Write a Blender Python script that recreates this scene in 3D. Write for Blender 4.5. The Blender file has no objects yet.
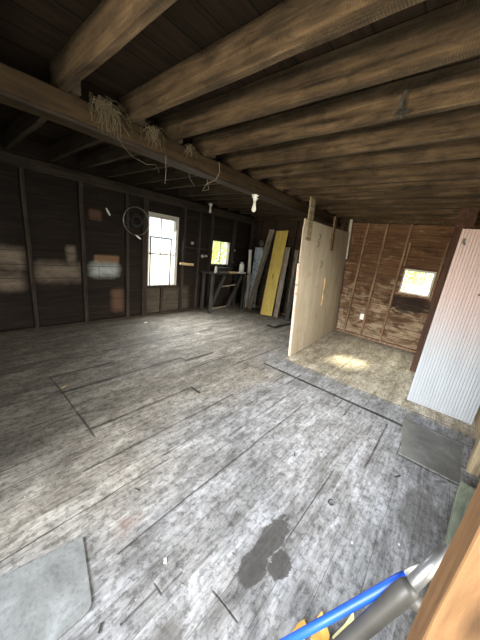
import bpy, bmesh, math, random
from mathutils import Vector, Matrix, Euler
random.seed(7)
SC = bpy.context.scene
COL = SC.collection

# ------------------------------------------------------------------ camera
cam = bpy.data.cameras.new('camera'); camo = bpy.data.objects.new('camera', cam); COL.objects.link(camo)
r0 = Vector((0.65260, -0.74911, 0.11376)); r1 = Vector((-0.13027, -0.25883, -0.95710)); r2 = Vector((0.74642, 0.60979, -0.26650))
m = Matrix((( r0.x, -r1.x, -r2.x, 0), (r0.y, -r1.y, -r2.y, 0), (r0.z, -r1.z, -r2.z, 1.5), (0, 0, 0, 1)))
camo.matrix_world = m
cam.sensor_width = 36; cam.lens = 255.72 / 640 * 36; cam.clip_start = 0.02
SC.camera = camo
# ------------------------------------------------------------------ view / world / light
SC.view_settings.view_transform = 'Standard'; SC.view_settings.look = 'None'
SC.view_settings.gamma = 1; SC.view_settings.use_curve_mapping = False
SC.view_settings.exposure = 0.55
SC.cycles.max_bounces = 8; SC.cycles.diffuse_bounces = 5; SC.cycles.transparent_max_bounces = 12
SC.cycles.sample_clamp_indirect = 4
W = bpy.data.worlds.new('overcast_sky'); SC.world = W; W.use_nodes = True
wn = W.node_tree.nodes; wl = W.node_tree.links
bg = wn['Background']; bg.inputs['Color'].default_value = (0.80, 0.90, 1.0, 1); bg.inputs['Strength'].default_value = 1.9

def light(name, typ, loc, direction, energy, color, **kw):
    l = bpy.data.lights.new(name, typ); o = bpy.data.objects.new(name, l); COL.objects.link(o)
    o.location = loc; o.rotation_euler = Vector(direction).to_track_quat('-Z', 'Y').to_euler()
    l.energy = energy; l.color = color
    for k, v in kw.items(): setattr(l, k, v)
    return o
light('sun', 'SUN', (20, -5, 15), (-1.7, 0.40, -1.27), 16.0, (1.0, 0.90, 0.66), angle=math.radians(6))
# daylight by the windows; unseen fill lamps added beyond the doorway and right-wall opening
light('added_doorway_fill', 'AREA', (-7.5, 1.2, 3.6), (1, -0.02, -0.33), 750, (0.86, 0.92, 1.0), shape='RECTANGLE', size=4.5, size_y=2.5, spread=math.radians(100))  # unseen lamp added to light the floor more evenly
light('added_low_fill', 'AREA', (-4.6, .7, .35), (1, 0, .22), 150, (1.0, 0.86, 0.64), shape='RECTANGLE', size=3.5, size_y=.7, spread=math.radians(100))  # unseen low lamp added to brighten the lower joist faces
light('added_side_fill', 'AREA', (-1.0, -6.0, 3.0), (.50, 1, -0.30), 420, (1.0, 0.95, 0.86), shape='RECTANGLE', size=4.0, size_y=2.5, spread=math.radians(100))  # unseen lamp added to light the partition from the right
light('low_window_daylight', 'AREA', (5.83, .60, 1.30), (-1, .12, -.85), 22, (1.0, 0.95, 0.78), shape='RECTANGLE', size=.48, size_y=.42, spread=math.radians(140))
light('side_window_daylight', 'AREA', (2.95, 4.85, 1.35), (0.05, -1, -0.85), 80, (0.95, 0.97, 1.0), shape='RECTANGLE', size=0.6, size_y=1.25, spread=math.radians(130))

# ------------------------------------------------------------------ helpers: objects
def setp(o, label=None, cat=None, group=None, kind=None):
    if label: o['label'] = label
    if cat: o['category'] = cat
    if group: o['group'] = group
    if kind: o['kind'] = kind
    return o
def finish(bm, name, mat, smooth=False):
    me = bpy.data.meshes.new(name); bm.normal_update(); bm.to_mesh(me); bm.free()
    if mat: me.materials.append(mat)
    if smooth:
        for p in me.polygons: p.use_smooth = True
    return me
def obj(name, bm, mat, parent=None, smooth=False, loc=None, rot=None):
    o = bpy.data.objects.new(name, finish(bm, name, mat, smooth)); COL.objects.link(o)
    if loc is not None: o.location = loc
    if rot is not None:
        if isinstance(rot, Matrix): o.rotation_euler = rot.to_euler()
        else: o.rotation_euler = rot
    if parent is not None: o.parent = parent
    return o
def rebase(o):
    """put the origin of a top level mesh at the middle of its base"""
    vs = [v.co for v in o.data.vertices]
    c = Vector(((min(v.x for v in vs) + max(v.x for v in vs)) / 2, (min(v.y for v in vs) + max(v.y for v in vs)) / 2, min(v.z for v in vs)))
    o.data.transform(Matrix.Translation(-c)); o.location = c
    return o
def empty(name, loc, label, cat, group=None, rotz=0):
    o = bpy.data.objects.new(name, None); COL.objects.link(o); o.location = loc; o.rotation_euler = (0, 0, rotz)
    o.empty_display_size = 0.1
    return setp(o, label, cat, group)
def box(bm, lo, hi, bevel=0, M=None):
    c = [(a + b) / 2 for a, b in zip(lo, hi)]; s = [abs(b - a) for a, b in zip(lo, hi)]
    r = bmesh.ops.create_cube(bm, size=1, matrix=Matrix.Translation(c) @ Matrix.Diagonal((*s, 1)))
    vs = r['verts']
    if bevel:
        es = list({e for v in vs for e in v.link_edges})
        q = bmesh.ops.bevel(bm, geom=es, offset=bevel, segments=1, affect='EDGES')
        vs = q['verts']
    if M is not None: bmesh.ops.transform(bm, matrix=M, verts=list({v for v in vs if v.is_valid}))
    return bm
def nb(*boxes, bevel=0):
    bm = bmesh.new()
    for lo, hi in boxes: box(bm, lo, hi, bevel)
    return bm
def tube(bm, pts, rad, n=8, cap=True):
    pts = [Vector(p) for p in pts]
    rads = rad if isinstance(rad, (list, tuple)) else [rad] * len(pts)
    rings = []; up = None
    for i, p in enumerate(pts):
        t = (pts[min(i + 1, len(pts) - 1)] - pts[max(i - 1, 0)]).normalized()
        if up is None: up = t.orthogonal().normalized()
        else: up = (up - t * up.dot(t)).normalized()
        w = t.cross(up)
        rings.append([bm.verts.new(p + (up * math.cos(2 * math.pi * k / n) + w * math.sin(2 * math.pi * k / n)) * rads[i]) for k in range(n)])
    for a, b in zip(rings, rings[1:]):
        for k in range(n): bm.faces.new((a[k], a[(k + 1) % n], b[(k + 1) % n], b[k]))
    if cap: bm.faces.new(list(reversed(rings[0]))); bm.faces.new(rings[-1])
    return bm
def lathe(bm, prof, n=16, loc=(0, 0, 0)):
    L = Vector(loc); rings = []
    for r, z in prof:
        rings.append([bm.verts.new(L + Vector((max(r, 1e-4) * math.cos(2 * math.pi * k / n), max(r, 1e-4) * math.sin(2 * math.pi * k / n), z))) for k in range(n)])
    for a, b in zip(rings, rings[1:]):
        for k in range(n): bm.faces.new((a[k], a[(k + 1) % n], b[(k + 1) % n], b[k]))
    bm.faces.new(list(reversed(rings[0]))); bm.faces.new(rings[-1])
    return bm
def timber(name, p0, p1, w, t, mat, up=(0, 0, 1), wob=0.003, parent=None, bevel=0.004, seed=None, taper=0):
    """a sawn stick from p0 to p1; t is its size along `up`, w across; local X runs along it"""
    p0 = Vector(p0); p1 = Vector(p1); L = (p1 - p0).length; x = (p1 - p0).normalized()
    z = Vector(up); z = (z - x * z.dot(x)).normalized(); y = z.cross(x)
    bm = bmesh.new(); n = max(2, int(L / 0.22)); rnd = random.Random(seed if seed is not None else int(L * 1e4) + int(p0.y * 977) + int(p0.x * 313))
    prof = [(-w/2 + bevel, -t/2), (w/2 - bevel, -t/2), (w/2, -t/2 + bevel), (w/2, t/2 - bevel), (w/2 - bevel, t/2), (-w/2 + bevel, t/2), (-w/2, t/2 - bevel), (-w/2, -t/2 + bevel)]
    rings = []
    for i in range(n + 1):
        dy, dz, s = rnd.uniform(-wob, wob), rnd.uniform(-wob, wob), 1 + rnd.uniform(-1, 1) * wob * 3 - taper * i / n
        rings.append([bm.verts.new((i * L / n, a * s + dy + rnd.uniform(-wob, wob) * .4, b * s + dz + rnd.uniform(-wob, wob) * .4)) for a, b in prof])
    for a, b in zip(rings, rings[1:]):
        for k in range(8): bm.faces.new((a[(k + 1) % 8], a[k], b[k], b[(k + 1) % 8]))
    bm.faces.new(rings[0]); bm.faces.new(list(reversed(rings[-1])))
    R = Matrix((x, y, z)).transposed()
    return obj(name, bm, mat, parent, loc=p0, rot=R)

# ------------------------------------------------------------------ helpers: materials
class NT:
    def __init__(s, name):
        s.m = bpy.data.materials.new(name); s.m.use_nodes = True
        s.t = s.m.node_tree; s.n = s.t.nodes; s.l = s.t.links; s.b = s.n['Principled BSDF']
    def node(s, typ, **kw):
        nd = s.n.new(typ)
        for k, v in kw.items(): setattr(nd, k, v)
        return nd
    def put(s, sock, v):
        if isinstance(v, bpy.types.NodeSocket): s.l.new(v, sock)
        elif isinstance(v, (tuple, list)) and len(v) == 3 and sock.type == 'RGBA': sock.default_value = (*v, 1)
        elif v is not None: sock.default_value = v
    def math(s, op, a, b=None, c=None, clamp=False):
        nd = s.node('ShaderNodeMath', operation=op, use_clamp=clamp); s.put(nd.inputs[0], a)
        if b is not None: s.put(nd.inputs[1], b)
        if c is not None: s.put(nd.inputs[2], c)
        return nd.outputs[0]
    def vec(s, op, a, b=None):
        nd = s.node('ShaderNodeVectorMath', operation=op); s.put(nd.inputs[0], a)
        if b is not None: s.put(nd.inputs[1], b)
        return nd.outputs['Value'] if op in ('LENGTH', 'DOT_PRODUCT') else nd.outputs[0]
    def mix(s, f, a, b, blend='MIX'):
        nd = s.node('ShaderNodeMix', data_type='RGBA', blend_type=blend)
        s.put(nd.inputs[0], f); s.put(nd.inputs[6], a); s.put(nd.inputs[7], b); return nd.outputs[2]
    def ramp(s, f, stops):
        nd = s.node('ShaderNodeValToRGB'); e = nd.color_ramp.elements
        while len(e) < len(stops): e.new(0.5)
        for i, (p, c) in enumerate(stops):
            e[i].position = p; e[i].color = (*c, 1) if isinstance(c, (tuple, list)) else (c, c, c, 1)
        s.put(nd.inputs[0], f); return nd.outputs[0]
    def noise(s, v, scale, detail=4, rough=0.55, dist=0):
        nd = s.node('ShaderNodeTexNoise'); s.put(nd.inputs['Vector'], v)
        nd.inputs['Scale'].default_value = scale; nd.inputs['Detail'].default_value = detail
        nd.inputs['Roughness'].default_value = rough; nd.inputs['Distortion'].default_value = dist
        return nd.outputs['Fac'], nd.outputs['Color']
    def objco(s, rand=True):
        tc = s.node('ShaderNodeTexCoord').outputs['Object']
        if rand:
            oi = s.node('ShaderNodeObjectInfo').outputs['Random']
            sc = s.math('MULTIPLY', oi, 37.0)
            tc = s.vec('ADD', tc, sc)
        return tc
    def scale(s, v, k): return s.vec('MULTIPLY', v, k)
    def bump(s, h, strength=0.3, dist=0.01):
        nd = s.node('ShaderNodeBump'); s.put(nd.inputs['Height'], h)
        nd.inputs['Strength'].default_value = strength; nd.inputs['Distance'].default_value = dist
        s.l.new(nd.outputs[0], s.b.inputs['Normal'])
    def done(s, color, rough=0.85, spec=0.3, metal=0):
        s.put(s.b.inputs['Base Color'], color); s.put(s.b.inputs['Roughness'], rough)
        s.b.inputs['Specular IOR Level'].default_value = spec; s.b.inputs['Metallic'].default_value = metal
        return s.m
def sub(c, k): return tuple(min(1, x * k) for x in c)

def wood(name, col, dark=0.45, light=1.5, grain=22, rough=0.85, bump=0.5, saw=0.0, blotch=0.5, axis=0):
    s = NT(name); v = s.objco()
    k = [grain, grain, grain]; k[axis] = grain * 0.06
    g, _ = s.noise(s.scale(v, tuple(k)), 1.0, 6, 0.62, 0.4)
    c = s.ramp(g, [(0.28, sub(col, dark)), (0.5, col), (0.72, sub(col, light))])
    b, _ = s.noise(v, 2.3, 3, 0.6)
    c = s.mix(blotch, c, s.ramp(b, [(0.3, 0.35), (0.65, 1.0)]), 'MULTIPLY')
    kk = [9.0, 9.0, 9.0]; kk[axis] = 2.6
    vo = s.node('ShaderNodeTexVoronoi'); s.put(vo.inputs['Vector'], s.scale(v, tuple(kk))); vo.inputs['Scale'].default_value = 0.55
    kn = s.ramp(vo.outputs['Distance'], [(0.05, 0.25), (0.16, 1.0)])
    c = s.mix(0.75, c, kn, 'MULTIPLY')
    dt, _ = s.noise(s.scale(v, tuple(3.0 if i == axis else 9.0 for i in range(3))), 1.6, 8, .75, .8)
    c = s.mix(min(1, blotch * 1.1), c, s.ramp(dt, [(0.36, 0.42), (0.54, 1.1)]), 'MULTIPLY')
    h = s.math('ADD', g, dt)
    if saw:
        sw = s.node('ShaderNodeTexWave', bands_direction='XYZ'[axis]); s.put(sw.inputs['Vector'], v)
        sw.inputs['Scale'].default_value = 28; sw.inputs['Distortion'].default_value = 3.5; sw.inputs['Detail'].default_value = 3
        c = s.mix(saw, c, s.ramp(sw.outputs['Fac'], [(0.2, 0.45), (0.7, 1.0)]), 'MULTIPLY')
        h = s.math('ADD', g, s.math('MULTIPLY', sw.outputs['Fac'], 0.4))
    s.bump(h, bump, 0.006)
    return s.done(c, rough, 0.15)
def plain(name, col, rough=0.6, metal=0, spec=0.4, var=0.25, sc=14):
    s = NT(name); v = s.objco(); g, _ = s.noise(v, sc, 4)
    return s.done(s.mix(var, col, s.ramp(g, [(0.3, 0.3), (0.7, 1.0)]), 'MULTIPLY'), rough, spec, metal)

MAT = {}
MAT['joist'] = wood('rough_sawn_joist', (0.066, 0.044, 0.0245), saw=0.08, grain=26, dark=.25, light=1.7, blotch=.75, bump=.8)
MAT['joist_dark'] = wood('dark_joist', (0.045, 0.032, 0.021), grain=16)  # darker wood for the joists left of the main beam
MAT['beam'] = wood('old_beam', (0.042, 0.026, 0.013), grain=14, light=1.8)
MAT['deck'] = wood('loft_boards', (0.10, 0.068, 0.042), grain=12)
MAT['stud_dark'] = wood('dark_stud', (0.036, 0.027, 0.020), grain=20)
MAT['stud'] = wood('brown_stud', (0.20, 0.125, 0.075), grain=20)
MAT['pine'] = wood('fresh_sawn_pine', (0.175, 0.094, 0.043), dark=0.62, light=1.25, grain=26, blotch=.22, bump=.25)
MAT['pine_pale'] = wood('pale_pine', (0.52, 0.37, 0.19), dark=0.6, light=1.25, grain=26, blotch=.3)
MAT['tan'] = wood('tan_weathered', (0.27, 0.215, 0.135), grain=20)
MAT['green'] = wood('green_painted_sill', (0.30, 0.33, 0.24), grain=18, dark=.7, light=1.2)
MAT['greywood'] = wood('grey_weathered_board', (0.25, 0.21, 0.165), grain=24)
MAT['darkboard'] = wood('dark_board', (0.045, 0.042, 0.036), grain=24)
MAT['yellow'] = wood('yellow_painted_board', (0.66, 0.50, 0.13), dark=0.8, light=1.12, grain=14, blotch=.25)
MAT['redpost'] = wood('red_brown_post', (0.065, 0.034, 0.022), grain=18)
MAT['sash'] = plain('worn_white_sash', (0.42, 0.39, 0.33), 0.7)
MAT['sash_dark'] = plain('grey_brown_sash', (0.10, 0.085, 0.07), 0.7)
MAT['black'] = plain('black_iron', (0.02, 0.02, 0.02), 0.5)
MAT['rim'] = plain('dull_steel_rim', (0.22, 0.21, 0.20), 0.35, 0.8)
MAT['white'] = plain('white_enamel', (0.75, 0.73, 0.66), 0.4, var=.1)
MAT['steel'] = plain('galvanised_pipe', (0.27, 0.27, 0.27), 0.42, 0.8, sc=30, var=.35)
MAT['rubber'] = plain('grey_worn_sleeve', (0.065, 0.062, 0.056), 0.5, 0.2, sc=9, var=.45)
MAT['blue'] = plain('blue_plastic', (0.010, 0.075, 0.50), 0.45, var=.3, sc=10)
MAT['card'] = plain('amber_cardboard', (0.58, 0.33, 0.07), 0.7)
MAT['paper'] = plain('torn_paper', (0.72, 0.68, 0.36), 0.8)
MAT['straw'] = plain('dry_straw', (0.13, 0.10, 0.058), 0.9)
MAT['wire'] = plain('old_wire', (0.22, 0.19, 0.13), 0.6)
MAT['edge'] = wood('pinkish_edge', (0.55, 0.44, 0.36), dark=.8, light=1.15, grain=20, blotch=.2)

def glass():
    s = NT('window_glass'); s.n.remove(s.b)
    out = s.n['Material Output']; tr = s.node('ShaderNodeBsdfTransparent'); gl = s.node('ShaderNodeBsdfGlossy'); gl.inputs['Roughness'].default_value = 0.05
    tr.inputs['Color'].default_value = (0.94, 0.96, 0.95, 1)
    mx = s.node('ShaderNodeMixShader'); mx.inputs[0].default_value = 0.05
    s.l.new(tr.outputs[0], mx.inputs[1]); s.l.new(gl.outputs[0], mx.inputs[2]); s.l.new(mx.outputs[0], out.inputs['Surface'])
    return s.m
MAT['glass'] = glass()
def leafmat(name, col):
    s = NT(name); g, _ = s.noise(s.node('ShaderNodeTexCoord').outputs['Object'], 2.0, 4)
    c = s.ramp(g, [(0.3, sub(col, .55)), (0.7, sub(col, 1.3))])
    s.done(c, 0.6, .2)
    tl = s.node('ShaderNodeBsdfTranslucent'); s.put(tl.inputs['Color'], c); mx = s.node('ShaderNodeMixShader'); mx.inputs[0].default_value = 0.5
    s.l.new(s.b.outputs[0], mx.inputs[1]); s.l.new(tl.outputs[0], mx.inputs[2]); s.l.new(mx.outputs[0], s.n['Material Output'].inputs['Surface'])
    return s.m
MAT['leaf'] = leafmat('spring_leaves', (0.56, 0.66, 0.20))
MAT['grass'] = plain('pale_gravel', (0.62, 0.63, 0.58), 0.9, sc=3)

# ---- floor: worn grey boards, each seam and crack is in the boards
def floormat():
    s = NT('worn_grey_floorboards'); tc = s.node('ShaderNodeTexCoord').outputs['Object']
    _, wc = s.noise(tc, 3.0, 3)
    P = s.vec('ADD', tc, s.scale(s.vec('SUBTRACT', wc, (0.5, 0.5, 0.5)), (0.022, 0.022, 0)))
    sx = s.node('ShaderNodeSeparateXYZ'); s.put(sx.inputs[0], P); X, Y = sx.outputs[0], sx.outputs[1]
    # zones
    def sm(v, a, b): return s.math('SMOOTH_MIN', 1.0, s.math('MAXIMUM', 0.0, s.math('DIVIDE', s.math('SUBTRACT', v, a), b - a)), 0.1)
    big, _ = s.noise(tc, 0.9, 3, .55)
    mid, _ = s.noise(s.scale(tc, (1.5, 4.0, 1)), 2.2, 6, .65, .6)
    fine, _ = s.noise(s.scale(tc, (4, 30, 1)), 2.0, 6, .7, .3)
    sp, _ = s.noise(tc, 26, 6, .75)
    cloud, _ = s.noise(tc, 4.5, 8, .72, .8)
    grey = s.ramp(mid, [(0.30, (0.16, 0.152, 0.148)), (0.5, (0.285, 0.28, 0.278)), (0.72, (0.43, 0.43, 0.445))])
    tan = s.ramp(mid, [(0.28, (0.14, 0.118, 0.095)), (0.5, (0.28, 0.25, 0.21)), (0.75, (0.46, 0.43, 0.37))])
    brown = s.ramp(mid, [(0.28, (0.10, 0.085, 0.066)), (0.5, (0.185, 0.16, 0.13)), (0.78, (0.33, 0.30, 0.25))])
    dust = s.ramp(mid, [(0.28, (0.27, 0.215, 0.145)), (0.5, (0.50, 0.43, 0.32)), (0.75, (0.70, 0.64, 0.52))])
    wob = s.math('MULTIPLY', s.math('SUBTRACT', big, 0.5), 1.6)
    c = s.mix(sm(s.math('ADD', s.math('SUBTRACT', Y, s.math('MULTIPLY', X, 0.22)), wob), 0.75, 1.35), grey, tan)
    c = s.mix(sm(s.math('ADD', s.math('SUBTRACT', Y, s.math('MULTIPLY', X, 0.45)), wob), 1.7, 2.6), c, brown)
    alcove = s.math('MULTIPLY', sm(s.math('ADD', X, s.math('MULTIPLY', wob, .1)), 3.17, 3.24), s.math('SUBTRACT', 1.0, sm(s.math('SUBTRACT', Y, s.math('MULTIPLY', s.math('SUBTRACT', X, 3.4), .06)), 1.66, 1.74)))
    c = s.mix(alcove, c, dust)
    c = s.mix(0.6, c, s.ramp(fine, [(0.36, 0.42), (0.58, 1.18)]), 'MULTIPLY')
    sp2, _ = s.noise(s.scale(tc, (1, 2, 1)), 11, 10, .82, .4)
    c = s.mix(0.42, c, s.ramp(sp2, [(0.40, 0.40), (0.50, 1.0), (0.64, 1.3)]), 'MULTIPLY')
    c = s.mix(0.4, c, s.ramp(cloud, [(0.36, 0.55), (0.62, 1.22)]), 'MULTIPLY')
    c = s.mix(0.6, c, s.ramp(sp, [(0.41, 0.3), (0.50, 1.0)]), 'MULTIPLY')
    # scuffed pale paint flecks
    fl, _ = s.noise(tc, 55, 3, .6)
    fm = s.math('MULTIPLY', s.ramp(fl, [(0.66, 0.0), (0.72, 1.0)]), s.ramp(cloud, [(0.5, 0.0), (0.6, 0.8)]))
    c = s.mix(fm, c, (0.50, 0.51, 0.52))
    # board seams
    br = s.node('ShaderNodeTexBrick'); s.put(br.inputs['Vector'], s.vec('ADD', P, (0.31, 0.02, 0)))
    br.inputs['Scale'].default_value = 1; br.inputs['Mortar Size'].default_value = 0.0028; br.inputs['Mortar Smooth'].default_value = 0.6
    br.inputs['Brick Width'].default_value = 2.9; br.inputs['Row Height'].default_value = 0.155
    br.offset = 0.37; br.inputs['Color1'].default_value = (1, 1, 1, 1); br.inputs['Color2'].default_value = (0.66, 0.65, 0.63, 1); br.inputs['Mortar'].default_value = (0.7, 0.7, 0.7, 1)
    c = s.mix(0.8, c, br.outputs['Color'], 'MULTIPLY')
    sv, _ = s.noise(tc, 1.6, 2)
    seam = s.math('MULTIPLY', br.outputs['Fac'], s.math('MULTIPLY', s.ramp(sv, [(0.40, 0.30), (0.60, 0.9)]), s.math('ADD', .45, s.math('MULTIPLY', .65, sm(Y, 0.9, 1.6)))))
    # long cracks and sheet edges: (x0,y0,x1,y1,half width)
    segs = [(.62,2.57,1.99,2.57,.017), (1.99,2.46,2.46,2.46,.022), (1.99,2.46,1.99,2.57,.010), (.6,1.90,1.62,1.90,.009), (1.63,1.76,1.64,1.90,.010),
            (.62,1.79,.62,2.95,.007), (.62,2.93,1.25,2.93,.012), (.40,.92,2.35,.92,.0038), (.46,.64,.57,.64,.005), (.46,.64,.46,.69,.005), (.63,.34,.63,.48,.004),
            (.30,.67,.46,.67,.005), (2.80,.05,2.84,1.78,.0028), (3.22,-.46,3.22,1.68,.005), (2.54,1.26,2.93,1.26,.008), (2.54,1.26,2.54,1.42,.006), (2.54,1.40,2.78,1.40,.005),
            (1.95,.185,2.72,.185,.006), (2.99,-.45,2.99,.10,.006), (2.32,-.42,2.32,.02,.007), (2.32,.03,2.99,.03,.005), (2.50,.55,2.79,.55,.005), (2.62,.66,2.79,.66,.005), (2.62,.55,2.62,.66,.004),
            (1.05,.35,1.75,.35,.003), (.9,1.30,2.4,1.30,.003), (3.26,1.0,4.6,1.0,.005), (3.9,.3,3.9,1.6,.004), (1.3,3.3,3.2,3.3,.010), (2.4,2.0,3.6,2.0,.008), (1.9,2.25,3.3,2.25,.008), (.3,2.2,.62,2.2,.006), (2.6,2.9,4.3,2.9,.010), (.45,1.52,1.9,1.52,.005), (1.4,1.12,2.6,1.12,.004), (.0,1.25,.9,1.25,.003)]
    d = None
    for x0, y0, x1, y1, hw in segs:
        c0 = ((x0 + x1) / 2, (y0 + y1) / 2, 0); h = (abs(x1 - x0) / 2, abs(y1 - y0) / 2, 0)
        q = s.vec('SUBTRACT', s.vec('ABSOLUTE', s.vec('SUBTRACT', P, c0)), h)
        q = s.vec('LENGTH', s.vec('MULTIPLY', s.vec('MAXIMUM', q, (0, 0, 0)), (1, 1, 0)))
        q = s.math('DIVIDE', q, hw * 1.45)
        d = q if d is None else s.math('MINIMUM', d, q)
    wv, _ = s.noise(tc, 14, 3)
    crack = s.math('SUBTRACT', 1.0, s.math('MULTIPLY', d, s.math('ADD', 0.35, wv)), clamp=True)
    cn, _ = s.noise(tc, 2.2, 3)
    crack = s.math('MULTIPLY', crack, s.ramp(cn, [(0.36, 0.6), (0.56, 0.97)]))
    # stains (centre, half axes)
    def blob(cx, cy, ax, ay, ns=6.0, amt=.55, soft=.25):
        q = s.vec('MULTIPLY', s.vec('SUBTRACT', tc, (cx, cy, 0)), (1 / ax, 1 / ay, 0))
        q = s.vec('LENGTH', q); n, _ = s.noise(tc, ns, 8, .72, 1.2)
        q = s.math('ADD', q, s.math('MULTIPLY', s.math('SUBTRACT', n, .5), amt * 3.2))
        return s.math('DIVIDE', s.math('SUBTRACT', 1.0, q), soft, clamp=True)
    st = s.math('MAXIMUM', blob(1.0, .415, .17, .062, 9, .42, .12), blob(.93, .315, .085, .050, 11, .35, .12))
    st = s.math('MAXIMUM', st, blob(.84, .41, .11, .062, 9, .42, .12))
    c = s.mix(s.math('MULTIPLY', st, .85), c, (0.048, 0.043, 0.038))
    st2 = s.math('MAXIMUM', blob(1.80, -.17, .28, .12, 5, .5, .3), blob(.40, .50, .10, .09, 8, .5, .6))
    c = s.mix(s.math('MULTIPLY', st2, .6), c, (0.085, 0.075, 0.065))
    rd = blob(.50, 1.02, .10, .06, 12, .7, .7)
    c = s.mix(s.math('MULTIPLY', rd, .45), c, (0.16, 0.085, 0.065))
    c = s.mix(seam, c, (0.035, 0.03, 0.026))
    c = s.mix(crack, c, (0.012, 0.010, 0.008))
    h = s.math('SUBTRACT', s.math('ADD', s.math('MULTIPLY', fine, .3), s.math('MULTIPLY', cloud, .25)), s.math('MULTIPLY', s.math('MAXIMUM', crack, seam), 1.2))
    s.bump(h, 0.45, 0.012)
    rg = s.ramp(cloud, [(0.3, 0.62), (0.7, 0.85)])
    s.done(c, rg, 0.22)
    return s.m
MAT['floor'] = floormat()

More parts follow.
